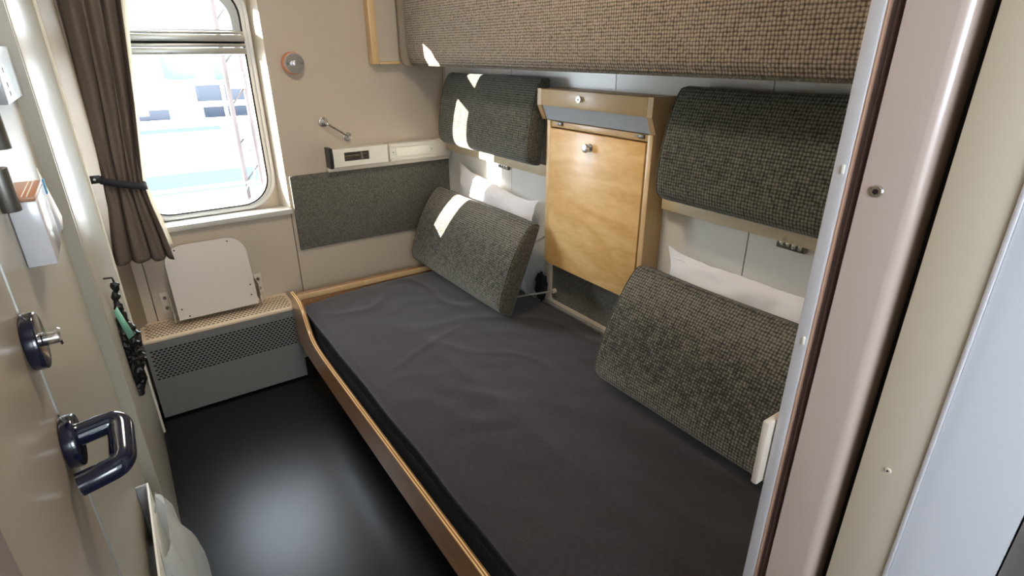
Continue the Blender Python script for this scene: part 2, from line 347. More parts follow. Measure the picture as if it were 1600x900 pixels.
# ------------------------------------------------------------------ heater cover under the window
ht = thing('heater_cover', 'grey perforated heater cover under the window with pale perforated top', 'heater', (.22, 2.82, 0))
def perforated(bm, P, L, W, cols, rows, hw, hh, mx=.012, my=.01):
    """plate L x W in plane P(u, v) with staggered rounded slots really cut out"""
    cu = (L-2*mx)/(cols+.5); cv = (W-2*my)/rows
    def quad(*uv): 
        vs_ = [bm.verts.new(P(u, v)) for u, v in uv]; bm.faces.new(vs_)
    quad((0, 0), (L, 0), (L, my), (0, my)); quad((0, W-my), (L, W-my), (L, W), (0, W))
    for r in range(rows):
        v0, v1 = my+r*cv, my+(r+1)*cv; off = mx+(cu/2 if r % 2 else 0)
        quad((0, v0), (off, v0), (off, v1), (0, v1)); quad((off+cols*cu, v0), (L, v0), (L, v1), (off+cols*cu, v1))
        for c in range(cols):
            u0 = off+c*cu; u1 = u0+cu; uc, vc = (u0+u1)/2, (v0+v1)/2
            o = [(u0, v0), (uc, v0), (u1, v0), (u1, vc), (u1, v1), (uc, v1), (u0, v1), (u0, vc)]
            h = [(uc-hw*.72, vc-hh), (uc, vc-hh), (uc+hw*.72, vc-hh), (uc+hw, vc), (uc+hw*.72, vc+hh), (uc, vc+hh), (uc-hw*.72, vc+hh), (uc-hw, vc)]
            ov = [bm.verts.new(P(*q)) for q in o]; hv = [bm.verts.new(P(*q)) for q in h]
            for k in range(8): bm.faces.new((ov[k], ov[(k+1) % 8], hv[(k+1) % 8], hv[k]))
    return bm
HX0, HX1, HY, HZ = -.104, .5600, 2.715, .412
bm = bmesh.new(); perforated(bm, lambda u, v: (HX0+u, HY+v, HZ), HX1-HX0, 2.9285-HY, 33, 9, .0066, .0042, .012, .022)
box(bm, HX0, HX1, HY, HY+.012, HZ-.014, HZ-.0005, .003)
part('top_grille', bm, M_heatT, ht, shade=False, label='pale cream perforated top')
bm = bmesh.new(); perforated(bm, lambda u, v: (HX0+u, HY, .205+v), HX1-HX0, .165, 33, 13, .0066, .0036, .012, .006)
box(bm, HX0, HX1, HY, HY+.004, .370, HZ-.014); box(bm, HX0, HX1, HY, HY+.004, .012, .205)
part('front_panel', bm, M_heatF, ht, shade=False)
part('inside', B(HX0+.004, HX1-.004, HY+.03, 2.927, 0, HZ-.03), M_black, ht, shade=False)
# ------------------------------------------------------------------ flap table folded down under the window
fl = thing('flap_table', 'small off-white folding flap on brackets below the window', 'table', (.23, 2.84, .42))
tilt = math.atan2(.085, .33); Rf = Matrix.Rotation(-tilt, 4, 'X')
def flap_pts(n=10):
    W, H = .35, .345; out = [(-W/2, 0), (W/2, 0)]
    for cx, a in ((W/2-.085, 0), (-W/2+.085, 90)):
        for i in range(n+1):
            t = math.radians(a+90*i/n); out.append((cx+.085*math.cos(t), H-.085+.085*math.sin(t)))
    return out
bm = prism(bmesh.new(), flap_pts(), 'y', -.008, .008)
bmesh.ops.transform(bm, matrix=Matrix.Translation((.232, 2.815, .436)) @ Rf, verts=bm.verts)
top = part('table_top', bm, M_flap, fl)
for x, z in ((-.125, .325), (.10, .328), (-.155, .05), (.150, .05), (.155, .10), (-.13, .012)):
    bm = bmesh.new(); q = Matrix.Translation((.232, 2.815, .436)) @ Rf @ Vector((x, -.0081, z)); q2 = Matrix.Translation((.232, 2.815, .436)) @ Rf @ Vector((x, -.0095, z)); cyl(bm, q2, q, .0038, seg=12)
    part('screw', bm, M_dark, top)
for sx, s in ((.040, -1), (.424, 1)):
    bm = bmesh.new(); box(bm, sx-.0015, sx+.0015, 2.812, 2.925, .43, .535, .001)
    x0, x1 = sorted((sx, sx+s*.034)); box(bm, x0, x1, 2.9235, 2.9275, .445, .55, .001)
    box(bm, sx-.004*s if s > 0 else sx-.002, sx+.002 if s > 0 else sx+.004, 2.815, 2.83, .445, .47)
    br = part('bracket', bm, M_offw, fl)
    for z in (.47, .522):
        bm = bmesh.new(); cyl(bm, (sx+s*.017, 2.9235, z), (sx+s*.017, 2.914, z), .0085, .006, 16)
        part('bolt', bm, M_steel, br)
# ------------------------------------------------------------------ curtain
def curtain():
    t = thing('curtain', 'taupe curtain gathered with a dark tie at the left of the window', 'curtain', (.03, 2.83, .75))
    keys = [(2.25, -.066, .16), (1.78, -.068, .142), (1.4, -.074, .098), (1.2, -.078, .070), (1.10, -.082, .057), (1.0, -.092, .066), (.88, -.112, .084), (.755, -.130, .098)]
    def ext(z):
        for (z1, a1, b1), (z0, a0, b0) in zip(keys, keys[1:]):
            if z0 <= z <= z1:
                k = (z-z0)/(z1-z0); return a0+(a1-a0)*k, b0+(b1-b0)*k
        return keys[-1][1:]
    bm = bmesh.new(); NZ, NX = 90, 110; rows = []
    for i in range(NZ+1):
        z = 2.25-(2.25-.755)*i/NZ; a, b = ext(z); pinch = math.exp(-((z-1.1)/.09)**2); row = []
        for j in range(NX+1):
            s = j/NX; amp = .021*(1-.55*pinch)*(.75+.4*math.sin(s*7+1)); ph = s*2*math.pi*3.6+.6*math.sin(z*2.4)+.7*math.sin(s*6+z)
            y = 2.80+amp*math.sin(ph)+.006*math.sin(ph*2.1+z*4)+.012*pinch*(2*s-1)**2+.01*noise.noise(Vector((s*4, z*2.5, 1)))
            x = a+(b-a)*s+.006*math.cos(ph)*(1-pinch)
            zz = z
            if i == NZ: zz += .003*math.sin(ph+.8)+.004*math.sin(s*23)
            if i > NZ-3: zz -= .012*s-.006
            row.append(bm.verts.new((x, y, zz)))
        rows.append(row)
    for r0, r1 in zip(rows, rows[1:]):
        for j in range(NX): bm.faces.new((r0[j], r0[j+1], r1[j+1], r1[j]))
    o = part('cloth', bm, M_curt, t); md = o.modifiers.new('thickness', 'SOLIDIFY'); md.thickness = .0015*U
    bm = bmesh.new(); rows = []
    for i in range(NZ+1):
        z = 2.25-(2.25-.80)*i/NZ; a, b = ext(z); row = []
        for j in range(13):
            s = j/12; row.append(bm.verts.new((b-.03+.042*s-.004*math.sin(z*6), 2.850+.012*math.sin(s*5+z*2)-.014*s, z)))
        rows.append(row)
    for r0, r1 in zip(rows, rows[1:]):
        for j in range(12): bm.faces.new((r0[j], r0[j+1], r1[j+1], r1[j]))
    part('lining', bm, M_curtL, t, label='pale lining edge')
    tie = thing('curtain_tie', 'dark strap holding the taupe curtain, fixed to a small wall stud', 'curtain tie', (-.01, 2.83, 1.09))
    bm = bmesh.new(); n = 48; R = []
    for k in range(n):
        a = 2*math.pi*k/n; cx, cy = -.012+.080*math.cos(a), 2.805+.038*math.sin(a); z = 1.098-.022*math.cos(a)
        R.append((bm.verts.new((cx, cy, z-.015)), bm.verts.new((cx, cy, z+.015))))
    for k in range(n): p, q = R[k], R[(k+1) % n]; bm.faces.new((p[0], q[0], q[1], p[1]))
    o = part('strap', bm, mat('tie_cloth', col(44, 45, 54), .8), tie); md = o.modifiers.new('thickness', 'SOLIDIFY'); md.thickness = .002*U
    bm = B(-.118, -.084, 2.784, 2.787, 1.110, 1.142, .001); part('tab', bm, M_dark, tie)
    bm = bmesh.new(); cyl(bm, (-.104, 2.7838, 1.127), (-.104, 2.780, 1.127), .005, seg=14); part('stud', bm, M_chrome, tie, label='bright round stud')
curtain()
# ------------------------------------------------------------------ fittings on the window wall
t = thing('coat_hook', 'round chrome plate on an orange wooden disc right of the window', 'coat hook', (.772, 2.93, 1.49))
bm = bmesh.new(); cyl(bm, (.770, 2.929, 1.546), (.768, 2.902, 1.546), .050, bev=.004, seg=48); part('wooden_disc', bm, M_orange, t)
bm = bmesh.new(); cyl(bm, (.772, 2.902, 1.546), (.772, 2.884, 1.546), .047, .043, seg=48); d = part('chrome_plate', bm, M_chrome, t)
bm = bmesh.new(); cyl(bm, (.772, 2.884, 1.546), (.772, 2.862, 1.546), .010, .008, bev=.002); cyl(bm, (.770, 2.866, 1.546), (.770, 2.860, 1.546), .013, bev=.002); part('centre_peg', bm, M_chrome, d)
for x in (.738, .802): part('screw', cyl(bmesh.new(), (x, 2.8845, 1.546), (x, 2.881, 1.546), .0055, seg=12), M_steel, d)
t = thing('grab_rod', 'short chrome rod slanting between two round wall mounts', 'rod', (.94, 2.93, 1.17))
A, Bq = Vector((.880, 2.929, 1.270)), Vector((.995, 2.929, 1.188))
for P in (A, Bq):
    bm = bmesh.new(); cyl(bm, P, P+Vector((0, -.008, 0)), .024, bev=.003, seg=32); cyl(bm, P+Vector((0, -.008, 0)), P+Vector((0, -.02, 0)), .013, .010); part('rose', bm, M_chrome, t)
bm = tube(bmesh.new(), smooth_path([A+Vector((0, -.01, 0)), A+Vector((.004, -.045, -.003)), Bq+Vector((-.004, -.045, .003)), Bq+Vector((0, -.01, 0))], 6, .3), .0058, 16)
part('rod', bm, M_chrome, t)
t = thing('control_box', 'cream metal box with a small window and black end cap on the window wall', 'wall box', (1.03, 2.93, 1.045))
bm = bmesh.new(); yb = 2.862
for a in ((.886, .945, yb, yb+.003, 1.050, 1.140), (1.078, 1.183, yb, yb+.003, 1.050, 1.140), (.945, 1.078, yb, yb+.003, 1.120, 1.140), (.945, 1.078, yb, yb+.003, 1.050, 1.076)): box(bm, *a)
box(bm, .886, 1.183, yb+.001, 2.929, 1.137, 1.1405); box(bm, .886, 1.183, yb+.001, 2.929, 1.0495, 1.0525); box(bm, 1.180, 1.1835, yb+.001, 2.929, 1.0495, 1.1405)
part('housing', bm, M_white, t)
part('end_cap', prism(bmesh.new(), [(2.929, 1.045), (yb-.003, 1.045), (yb-.008, 1.085), (yb-.008, 1.110), (yb-.002, 1.146), (2.929, 1.146)], 'x', .868, .886), M_dark, t, shade=False, label='black plastic end cap')
part('inner_recess', box(B(.940, 1.083, yb+.030, yb+.034, 1.055, 1.135), 1.035, 1.045, yb+.004, yb+.030, 1.078, 1.118), M_steel, t)
part('viewing_pane', B(.944, 1.079, yb+.0045, yb+.006, 1.074, 1.122), M_glass, t)
part('inner_cylinder', cyl(bmesh.new(), (.950, yb+.018, 1.098), (1.07, yb+.018, 1.102), .008), M_chrome, t)
t = thing('cover_plate', 'cream cover plate with inset panel beside the small windowed box', 'cover plate', (1.34, 2.93, 1.04))
bm = B(1.196, 1.475, 2.868, 2.929, 1.046, 1.140, .002); part('plate', bm, M_white, t)
fr = bmesh.new()
box(fr, 1.20, 1.471, 2.862, 2.869, 1.124, 1.136, .001); box(fr, 1.20, 1.471, 2.862, 2.869, 1.052, 1.062, .001); part('raised_ribs', fr, M_white, t)
part('inset_panel', B(1.232, 1.432, 2.863, 2.869, 1.070, 1.118, .002), mat('inset', col(240, 238, 222), .3), t)
for x in (1.217, 1.447): part('screw', cyl(bmesh.new(), (x, 2.869, 1.094), (x, 2.8655, 1.094), .0035, seg=12), M_steel, t)
single('ledge_block', B(1.476, 1.571, 2.875, 2.929, 1.0455, 1.142, .002), M_offw, 'plain beige block filling the end of the wall ledge by the corner', 'block')
bm = B(.862, 1.571, 2.885, 2.929, 1.024, 1.0440, .003); single('wall_ledge', bm, M_offw, 'thin pale strip along the top of the grey felt panel', 'ledge')
bm = B(.672, 1.579, 2.913, 2.929, .632, 1.0215, .006); single('felt_panel', bm, M_panelF, 'flat grey felt panel on the window wall above the bed end', 'wall panel')
# ------------------------------------------------------------------ bed: rail, end board, base
bed = thing('lower_berth', 'wooden framed lower bed along the right wall with raised rail end', 'bed', (1.05, 1.6, 0))
def lerp(tab, y):
    for (y1, a), (y0, b) in zip(tab, tab[1:]):
        if y0 <= y <= y1: return b+(a-b)*(y-y0)/(y1-y0)
    return tab[-1][1]
topz = [(2.712, .498), (2.66, .502), (2.60, .497), (2.555, .480), (2.52, .445), (2.49, .400), (2.455, .362), (2.40, .338), (2.30, .328), (2.1, .322), (1.5, .316), (.36, .304)]
botz = [(2.712, .230), (2.62, .222), (2.50, .210), (2.38, .203), (2.2, .196), (1.5, .178), (.36, .163)]
ysr = [2.712, 2.70, 2.68, 2.66, 2.64, 2.62, 2.60, 2.585, 2.57, 2.555, 2.54, 2.53, 2.52, 2.51, 2.50, 2.49, 2.48, 2.47, 2.455, 2.44, 2.42, 2.40, 2.37, 2.33, 2.30, 2.2, 2.1, 1.8, 1.5, 1.0, .36]
RX0, RX1 = .540, .560
bm = bmesh.new(); S = []
def sm(tab, y): return sum(lerp(tab, min(2.712, max(.36, y+d))) for d in (-.02, -.01, 0, .01, .02))/5
for y in ysr:
    tz, bz = sm(topz, y), sm(botz, y); e = .003
    S.append([bm.verts.new(p) for p in ((RX0, y, bz), (RX0, y, tz-e), (RX0+e, y, tz), (RX1-e, y, tz), (RX1, y, tz-e), (RX1, y, bz))])
for a, b in zip(S, S[1:]):
    for k in range(6):
        f = bm.faces.new((a[k], a[(k+1) % 6], b[(k+1) % 6], b[k])); f.material_index = 1 if k in (1, 2, 3) else 0
bm.faces.new(S[0]); bm.faces.new(S[-1][::-1]); bmesh.ops.recalc_face_normals(bm, faces=bm.faces)
part('side_rail', bm, [M_dwood, M_ply], bed)
bm = B(.561, 1.579, 2.722, 2.768, .20, .462, .003); eb = part('end_board', bm, M_dwood, bed)
part('board_edging', B(.561, 1.579, 2.716, 2.7225, .440, .4685, .002), M_birchP, eb, label='pale edge strip')
part('under_bed_box', B(.80, 1.57, .37, 2.70, .001, .20), mat('bed_base_dark', col(34, 32, 32), .6), bed)
part('deck_board', B(.561, 1.57, .37, 2.71, .20, .245), M_dwood, bed)
# mattress
def mattress():
    t = thing('mattress', 'mattress under a dark brown sheet on the lower bed', 'mattress', (1.07, 1.55, .246))
    bm = bmesh.new(); NX, NY = 90, 180; y0, y1 = .372, 2.712
    def edge(y): return .408-.028*(2.5-y)/2.1
    prof = []
    for i in range(NX+1): prof.append(i/NX)
    rows = []
    for j in range(NY+1):
        y = y0+(y1-y0)*j/NY; row = []; ez = edge(y)
        wob = .005*noise.noise(Vector((0, y*4, 0)))
        xe = .580+wob
        for s in prof:
            if s < .06: k = s/.06; x = .566+(xe-.566)*k; z = .25+(ez-.25)*k+.002*math.sin(k*9)
            elif s < .12:
                k = (s-.06)/.06; x = xe+.03*k; z = ez+.018*math.sin(k*math.pi/2)
            else:
                k = (s-.12)/.88; x = xe+.03+(1.556-xe-.03)*k; z = ez+.018+(.452-ez-.018)*min(1, k*3.2)**.8
            if s >= .06:
                wv = 0
                q = Vector((x*1.3+y*.6, y*1.1-x*.5, 3.3))
                r = 1-abs(noise.noise(q*2.1)); wv += .006*max(0, r-.86)/.14*(.4+.6*max(0, noise.noise(q*.9+Vector((5, 1, 0)))))
                q2 = Vector((x*5+y*1.2, y*2.2, 7)); wv += .0025*noise.noise(q2)+.0018*noise.noise(q*9)
                wv += .003*max(0, 1-abs((y-1.86)-(.35*(x-.75)))/.03)*(1 if .62 < x < 1.2 else 0)*math.sin((x-.62)/.58*math.pi if .62 < x < 1.2 else 0)
                f = min(1, (s-.06)*6); z += wv*f
                ye = (y1-y)/.06
                if ye < 1: z -= .03*(1-ye)**2
            row.append(bm.verts.new((x, y, z)))
        rows.append(row)
    for a, b in zip(rows, rows[1:]):
        for i in range(NX):
            f = bm.faces.new((a[i], a[i+1], b[i+1], b[i])); f.material_index = 1 if i < int(NX*.06) else 0
    part('sheet', bm, [M_sheet, M_sheetS], t)
    part('foam_block', B(.572, 1.55, .38, 2.70, .247, .355, .01), M_sheetS, t)
    bm = tube(bmesh.new(), [(.578+.005*noise.noise(Vector((0, (y0+(y1-y0)*j/40)*4, 0))), y0+(y1-y0)*j/40, edge(y0+(y1-y0)*j/40)) for j in range(41)], .0035, 8)
    part('seam_piping', bm, M_sheetS, t)
mattress()
# ------------------------------------------------------------------ cushions
def cushion_bm(L, prof, r=.03, n=7, bow=.0):
    """profile (y, z) closed outline; swept along x with rounded ends"""
    bm = bmesh.new(); cy = sum(p[0] for p in prof)/len(prof); cz = sum(p[1] for p in prof)/len(prof)
    H = max(p[1] for p in prof)-min(p[1] for p in prof); D = max(p[0] for p in prof)-min(p[0] for p in prof)
    secs = []
    xs = [(-L/2+r*(1-math.cos(t*math.pi/2/n)), r*(1-math.sin(t*math.pi/2/n))) for t in range(n+1)]
    mid = [(-L/2+r+(L-2*r)*k/24, 0) for k in range(1, 24)]
    for x, ins in xs+mid+[(-x, i) for x, i in reversed(xs)]:
        ky, kz = 1-2*ins*.75/D, 1-2*ins/H; b_ = bow*math.sin((x+L/2)/L*math.pi)
        secs.append([bm.verts.new((x, cy+(p[0]-cy)*ky, cz+(p[1]-cz)*kz+.002*math.sin(x*9)*(p[1] > cz)+b_)) for p in prof])
    m_ = len(prof)
    for a, b in zip(secs, secs[1:]):
        for k in range(m_): bm.faces.new((a[k], a[(k+1) % m_], b[(k+1) % m_], b[k]))
    bm.faces.new(secs[0][::-1]); bm.faces.new(secs[-1]); bmesh.ops.recalc_face_normals(bm, faces=bm.faces)
    bm.normal_update()
    for f in bm.faces:
        if abs(f.normal.x) > .55: f.material_index = 1
    return bm
def spline(pts, n=6):
    out = []; N = len(pts)
    for i in range(N):
        p0, p1, p2, p3 = [Vector(pts[(i+k-1) % N]) for k in range(4)]
        for j in range(n):
            t = j/n; q = .5*((2*p1)+(p2-p0)*t+(2*p0-5*p1+4*p2-p3)*t*t+(-p0+3*p1-3*p2+p3)*t**3); out.append((q.x, q.y))
    return out
P_back = spline([(-.002, .0), (0, .03), (0, .40), (-.006, .428), (-.026, .436), (-.052, .425), (-.078, .37), (-.098, .27), (-.104, .16), (-.098, .07), (-.082, .018), (-.058, .0), (-.03, -.004)])
P_head = spline([(-.002, .0), (0, .03), (0, .33), (-.008, .352), (-.028, .358), (-.052, .348), (-.076, .29), (-.090, .19), (-.092, .10), (-.084, .04), (-.064, .008), (-.03, -.003)])
def cushion(name, label, y, x, z, lean, L, prof, group, matl, r=.03, side=True):
    Rm = (Matrix.Rotation(lean, 4, 'Y') @ Matrix.Rotation(-math.pi/2, 4, 'Z')).to_3x3()
    t = thing(name, label, 'cushion', (x, y, z), Rm, group)
    part('pad', cushion_bm(L, prof, r), [matl, M_fabE], t, local=True)
    for sx in (-1, 1):
        cy = sum(p[0] for p in prof)/len(prof); cz = sum(p[1] for p in prof)/len(prof)
        D = max(p[0] for p in prof)-min(p[0] for p in prof); H = max(p[1] for p in prof)-min(p[1] for p in prof); ins = r*.18
        pts = [(sx*(L/2-r*.42), cy+(p[0]-cy)*(1-2*ins*.75/D), cz+(p[1]-cz)*(1-2*ins/H)) for p in prof if p[0] < -.01]
        part('piping', tube(bmesh.new(), pts, .0032, 8), M_fabE, t, local=True)
    return t
LEAN = math.radians(21.5)
lc = cushion('backrest_cushion', 'grey woven seat-back cushion at the window end of the bed, crossed by a sun stripe', 2.34, 1.315, .475, LEAN, .91, P_back, 'folded seat backs on the bed', M_fabric, .022)
rc = cushion('backrest_cushion', 'grey woven seat-back cushion leaning on the mattress nearest the doorway', .815, 1.315, .475, LEAN, .92, P_back, 'folded seat backs on the bed', M_fabric, .03)
cushion('headrest_cushion', 'grey wall cushion with painted-in shade on the wooden ledge between table cabinet and window wall', 2.335, 1.503, 1.136, math.radians(8), .82, P_head, 'wall cushions', M_fabH, .035)
cushion('headrest_cushion', 'grey wall cushion with painted-in shade on the wooden ledge nearest the doorway', .80, 1.503, 1.136, math.radians(8), .87, P_head, 'wall cushions', M_fabH, .035)
# ledges under the wall cushions
for nm, lab, a, b in (('cushion_ledge', 'pale wooden ledge strip under the wall cushion near the window', 1.905, 2.914, ), ('cushion_ledge', 'pale wooden ledge strip under the wall cushion nearest the doorway', .36, 1.288)):
    single(nm, B(1.545, 1.579, a, b, 1.078, 1.1300, .002), M_pale, lab, 'ledge', 'cushion ledges')
def hinge(y, lab):
    t = thing('ledge_bracket', lab, 'bracket', (1.57, y, 1.05), group='ledge brackets')
    part('plate', B(1.566, 1.579, y-.045, y+.045, 1.052, 1.0795, .003), M_steel, t)
    for k in range(4): part('slot', B(1.5635, 1.5665, y-.036+k*.0195, y-.024+k*.0195, 1.058, 1.074, .001), M_chrome, t)
hinge(2.33, 'slotted metal bracket under the ledge above the left pillow'); hinge(.81, 'slotted metal bracket under the ledge above the right pillow')
bm = bmesh.new(); cyl(bm, (1.5455, .82, 1.09), (1.541, .82, 1.09), .0055, .004, 14); single('ledge_screw', bm, M_chrome, 'shiny screw head in the pale ledge by the right metal bracket', 'screw')
# ------------------------------------------------------------------ pillows
def pillow(label, yc, zc, L, H, T, x, tiltx, seed, ears=.03, roll=0):
    bm = bmesh.new(); N, K = 44, 30
    Rm = (Matrix.Rotation(tiltx, 4, 'Y') @ Matrix.Rotation(-math.pi/2, 4, 'Z') @ Matrix.Rotation(roll, 4, 'Y')).to_3x3()
    t = thing('pillow', label, 'pillow', (x, yc, zc), Rm, 'white pillows behind the seat backs')
    V = {}
    for side in (-1, 1):
        for i in range(N+1):
            for j in range(K+1):
                u, v = 2*i/N-1, 2*j/K-1
                if side == 1 and (i in (0, N) or j in (0, K)): V[side, i, j] = V[-1, i, j]; continue
                px, pz = u*L/2*(1-.02*(1-abs(v)**3)+ears/L*2*(abs(u*v))**10), v*H/2*(1-.02*(1-abs(u)**3)+ears/H*2*(abs(u*v))**10)
                th = T/2*((1-abs(u)**2.6)*(1-abs(v)**2.6))**.5
                w_ = .012*noise.noise(Vector((u*2.6+seed, v*3.1, side)))+.006*(1-abs(noise.noise(Vector((u*3+v*2+seed, v*3-u*2, side*2)))*2.4))
                edge_ = min(1, 6*min(1-abs(u), 1-abs(v)))
                V[side, i, j] = bm.verts.new((px+.004*noise.noise(Vector((v*6, seed, 1))), side*th+side*w_*edge_+.006*noise.noise(Vector((u*5+seed, v*5, 9))), pz+.005*noise.noise(Vector((u*7, seed, 3)))))
    for side in (-1, 1):
        for i in range(N):
            for j in range(K):
                q = [V[side, i, j], V[side, i+1, j], V[side, i+1, j+1], V[side, i, j+1]]
                if side == 1: q.reverse()
                if len(set(q)) == 4: bm.faces.new(q)
    bmesh.ops.recalc_face_normals(bm, faces=bm.faces)
    part('pillowcase', bm, M_linen, t, local=True)
    # hemmed opening seam along the top edge
    top_ = [V2 for V2 in []]
    s_ = tube(bmesh.new(), [((-1+2*i/24)*L/2*.93, -.008, H/2*(1-.02*(1-abs(-1+2*i/24)**3))-.016) for i in range(25)], .0022, 6)
    part('hem', s_, M_linen, t, local=True)
    return t
pillow('white pillow behind the seat back by the window wall, partly in sun', 2.385, .757, .68, .44, .080, 1.525, math.radians(3), 1.7, .03, math.radians(6))
pillow('white pillow behind the seat back nearest the doorway', .87, .722, .68, .44, .085, 1.522, math.radians(3), 5.2, .02, 0)
# ------------------------------------------------------------------ fold-down table cabinet
tc = thing('table_cabinet', 'birch cabinet with a fold-down table front and round knob on the right wall', 'cabinet', (1.54, 1.6, .715))
XF = 1.490
bm = bmesh.new(); box(bm, XF, 1.579, 1.862, 1.885, .715, 1.335, .002); part('side_panel', bm, M_birchP, tc)
bm = bmesh.new(); box(bm, XF, 1.579, 1.307, 1.330, .715, 1.335, .002); part('side_panel', bm, M_birchP, tc)
part('back_panel', B(1.566, 1.579, 1.331, 1.861, .72, 1.335), M_birch, tc)
flp = part('table_flap', B(XF-.004, 1.512, 1.334, 1.858, .712, 1.305, .003), M_birch, tc)
part('upper_rail', B(XF+.006, 1.53, 1.331, 1.861, 1.310, 1.333, .002), M_birchP, tc)
bm = bmesh.new(); ky, kz = 1.612, 1.255
cyl(bm, (XF-.004, ky, kz), (XF-.025, ky, kz), .0075); cyl(bm, (XF-.023, ky, kz), (XF-.032, ky, kz), .0175, .0160, 28, .002)
part('knob', bm, M_chrome, flp, label='round chrome knob')
bm = cyl(bmesh.new(), (XF-.0035, ky, kz), (XF-.006, ky, kz), .016, .015); part('knob_plate', bm, M_steel, flp)
XB = 1.463; zt, zb = 1.458, 1.394
cheek = [(XB+.0, zb), (XB, zt), (1.579, zt), (1.579, 1.336), (XF, 1.336)]
for y0, y1 in ((1.893, 1.917), (1.296, 1.320)): part('cheek', prism(bmesh.new(), [(p[0], p[1]) for p in cheek], 'y', y0, y1), M_birchP, tc, shade=False)
fb = part('top_front_board', B(XB-.001, XB+.016, 1.3202, 1.8928, zb, zt-.0005, .002), M_birchP, tc)
part('top_board', B(XB+.0165, 1.579, 1.3202, 1.8928, zt-.014, zt, .001), M_birch, tc)
bm = bmesh.new(); V = [bm.verts.new(p) for p in ((XB+.008, 1.3204, zb+.004), (XB+.010, 1.8926, zb+.004), (XF+.008, 1.8926, 1.338), (XF+.008, 1.3204, 1.338))]; bm.faces.new(V)
bmesh.ops.recalc_face_normals(bm, faces=bm.faces)
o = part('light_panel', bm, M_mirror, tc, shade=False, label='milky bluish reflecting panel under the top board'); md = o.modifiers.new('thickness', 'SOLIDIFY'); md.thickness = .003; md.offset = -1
for y in (1.80, 1.36):
    bm = bmesh.new(); box(bm, XF-.001, XF+.007, y-.012, y+.012, 1.318, 1.332, .002); box(bm, XF+.002, XF+.007, y+.016, y+.03, 1.322, 1.328); part('hinge', bm, M_steel, tc)
bm = cyl(bmesh.new(), (XB-.0012, 1.652, 1.430), (XB-.012, 1.652, 1.430), .0110, seg=24); lk2 = part('lock', bm, M_chrome, fb)
bm = cyl(bmesh.new(), (XB-.012, 1.652, 1.430), (XB-.0128, 1.652, 1.430), .0045, seg=12); part('keyhole', bm, M_dark, lk2)
# felt inset below the cabinet with its moulding
t = thing('kick_panel', 'low felt panel in a beige moulding below the birch cabinet', 'wall panel', (1.57, 1.6, .44))
b2 = bmesh.new(); o_ = rrect(1.0, 1.985, .468, .7105, .001); i_ = rrect(1.03, 1.925, .486, .7095, .015)
n = len(o_); V = [[b2.verts.new((x, p[0], p[1])) for p in L] for L, x in ((o_, 1.572), (i_, 1.572), (i_, 1.5795), (o_, 1.5795))]
for a in range(4):
    c, d = V[a], V[(a+1) % 4]
    for k in range(n): b2.faces.new((c[k], c[(k+1) % n], d[(k+1) % n], d[k]))
bmesh.ops.recalc_face_normals(b2, faces=b2.faces); part('moulding', b2, M_offw, t)
part('felt', B(1.5745, 1.5795, 1.02, 1.935, .475, .7095), M_panelF, t)
part('metal_strip', B(1.560, 1.572, 1.0, 2.05, .4545, .466, .002), M_alu, t)
# support rods of the seat backs
def strut(y, z0, z1, x0, lab, r=.0048):
    t = thing('support_rod', lab, 'rod', (1.54, y, min(z0, z1)), group='seat back support rods')
    part('rod', tube(bmesh.new(), [(x0, y-.0, z0), (1.566, y-.03, z1)], r, 12), M_alu, t)
    part('wall_socket', cyl(bmesh.new(), (1.5795, y-.03, z1), (1.560, y-.03, z1), .013, .010, 16), M_offw, t)
strut(1.935, .775, .835, 1.43, 'upper thin rod between the wall and the end of the left seat back')
strut(1.93, .545, .535, 1.36, 'lower thin rod between the wall and the end of the left seat back')
bm = tube(bmesh.new(), smooth_path([(1.43, 1.262, .80), (1.49, 1.262, .865), (1.535, 1.255, .885), (1.568, 1.22, .88)], 5, .4), .0042, 10)
part('cord', bm, M_white, rc, label='thin white curved cord')
# dark fuzzy cloth lump in the corner behind the left seat back
bm = bmesh.new(); bmesh.ops.create_icosphere(bm, subdivisions=4, radius=1)
for v in bm.verts:
    p = v.co.copy(); f = 1+.35*noise.noise(p*2.2)+.12*noise.noise(p*7); v.co = Vector((1.545+p.x*.022*f, 1.972+p.y*.036*f, .540+p.z*.070*f))
single('folded_cloth', bm, mat('black_fleece', col(26, 25, 27), .95, bump=.8, bscale=200), 'crumpled black cloth tucked in beside the left pillow', 'cloth')
# ------------------------------------------------------------------ upper berth folded against the wall
ub = thing('upper_berth', 'woven brown-grey upholstered upper berth above the wall cushions', 'bed', (1.45, 1.6, 1.53))
prof = spline([(0, .0), (0, .10), (0, .60), (-.02, .64), (-.20, .64), (-.235, .60), (-.245, .40), (-.247, .20), (-.243, .06), (-.232, .018), (-.21, .002), (-.10, 0)], 5)
bm = cushion_bm(2.455, prof, .035); Rz = Matrix.Translation((1.555, 1.6, 1.534)) @ Matrix.Rotation(-math.pi/2, 4, 'Z')
Rz = Matrix.Rotation(-math.pi/2, 4, 'Z').to_3x3()
ub.rotation_euler = Rz.to_euler(); ub.location = Vector((1.555, 1.6, 1.534))*U; ub['_base'] = [1.555, 1.6, 1.534]
part('pad', bm, [M_fabB, M_fabE], ub, local=True)
bm = prism(bmesh.new(), [(-.225, -.003), (-.005, -.003), (-.005, .012), (-.225, .012)], 'x', -1.18, 1.19); part('underside_cloth', bm, M_fabE, ub, local=True, label='smooth grey underside')
e_ = rrect(-.262, -.002, -.006, .66, .03, 6); part('end_board', prism(bmesh.new(), [(p[0], p[1]) for p in e_], 'x', -1.252, -1.231), mat('edge_board_grey', col(152, 140, 122), .5), ub, local=True, label='grey-brown end board')
bf = thing('berth_end_frame', 'beige wall panel edged with birch strips at the end of the upper berth', 'frame', (1.23, 2.91, 1.536))
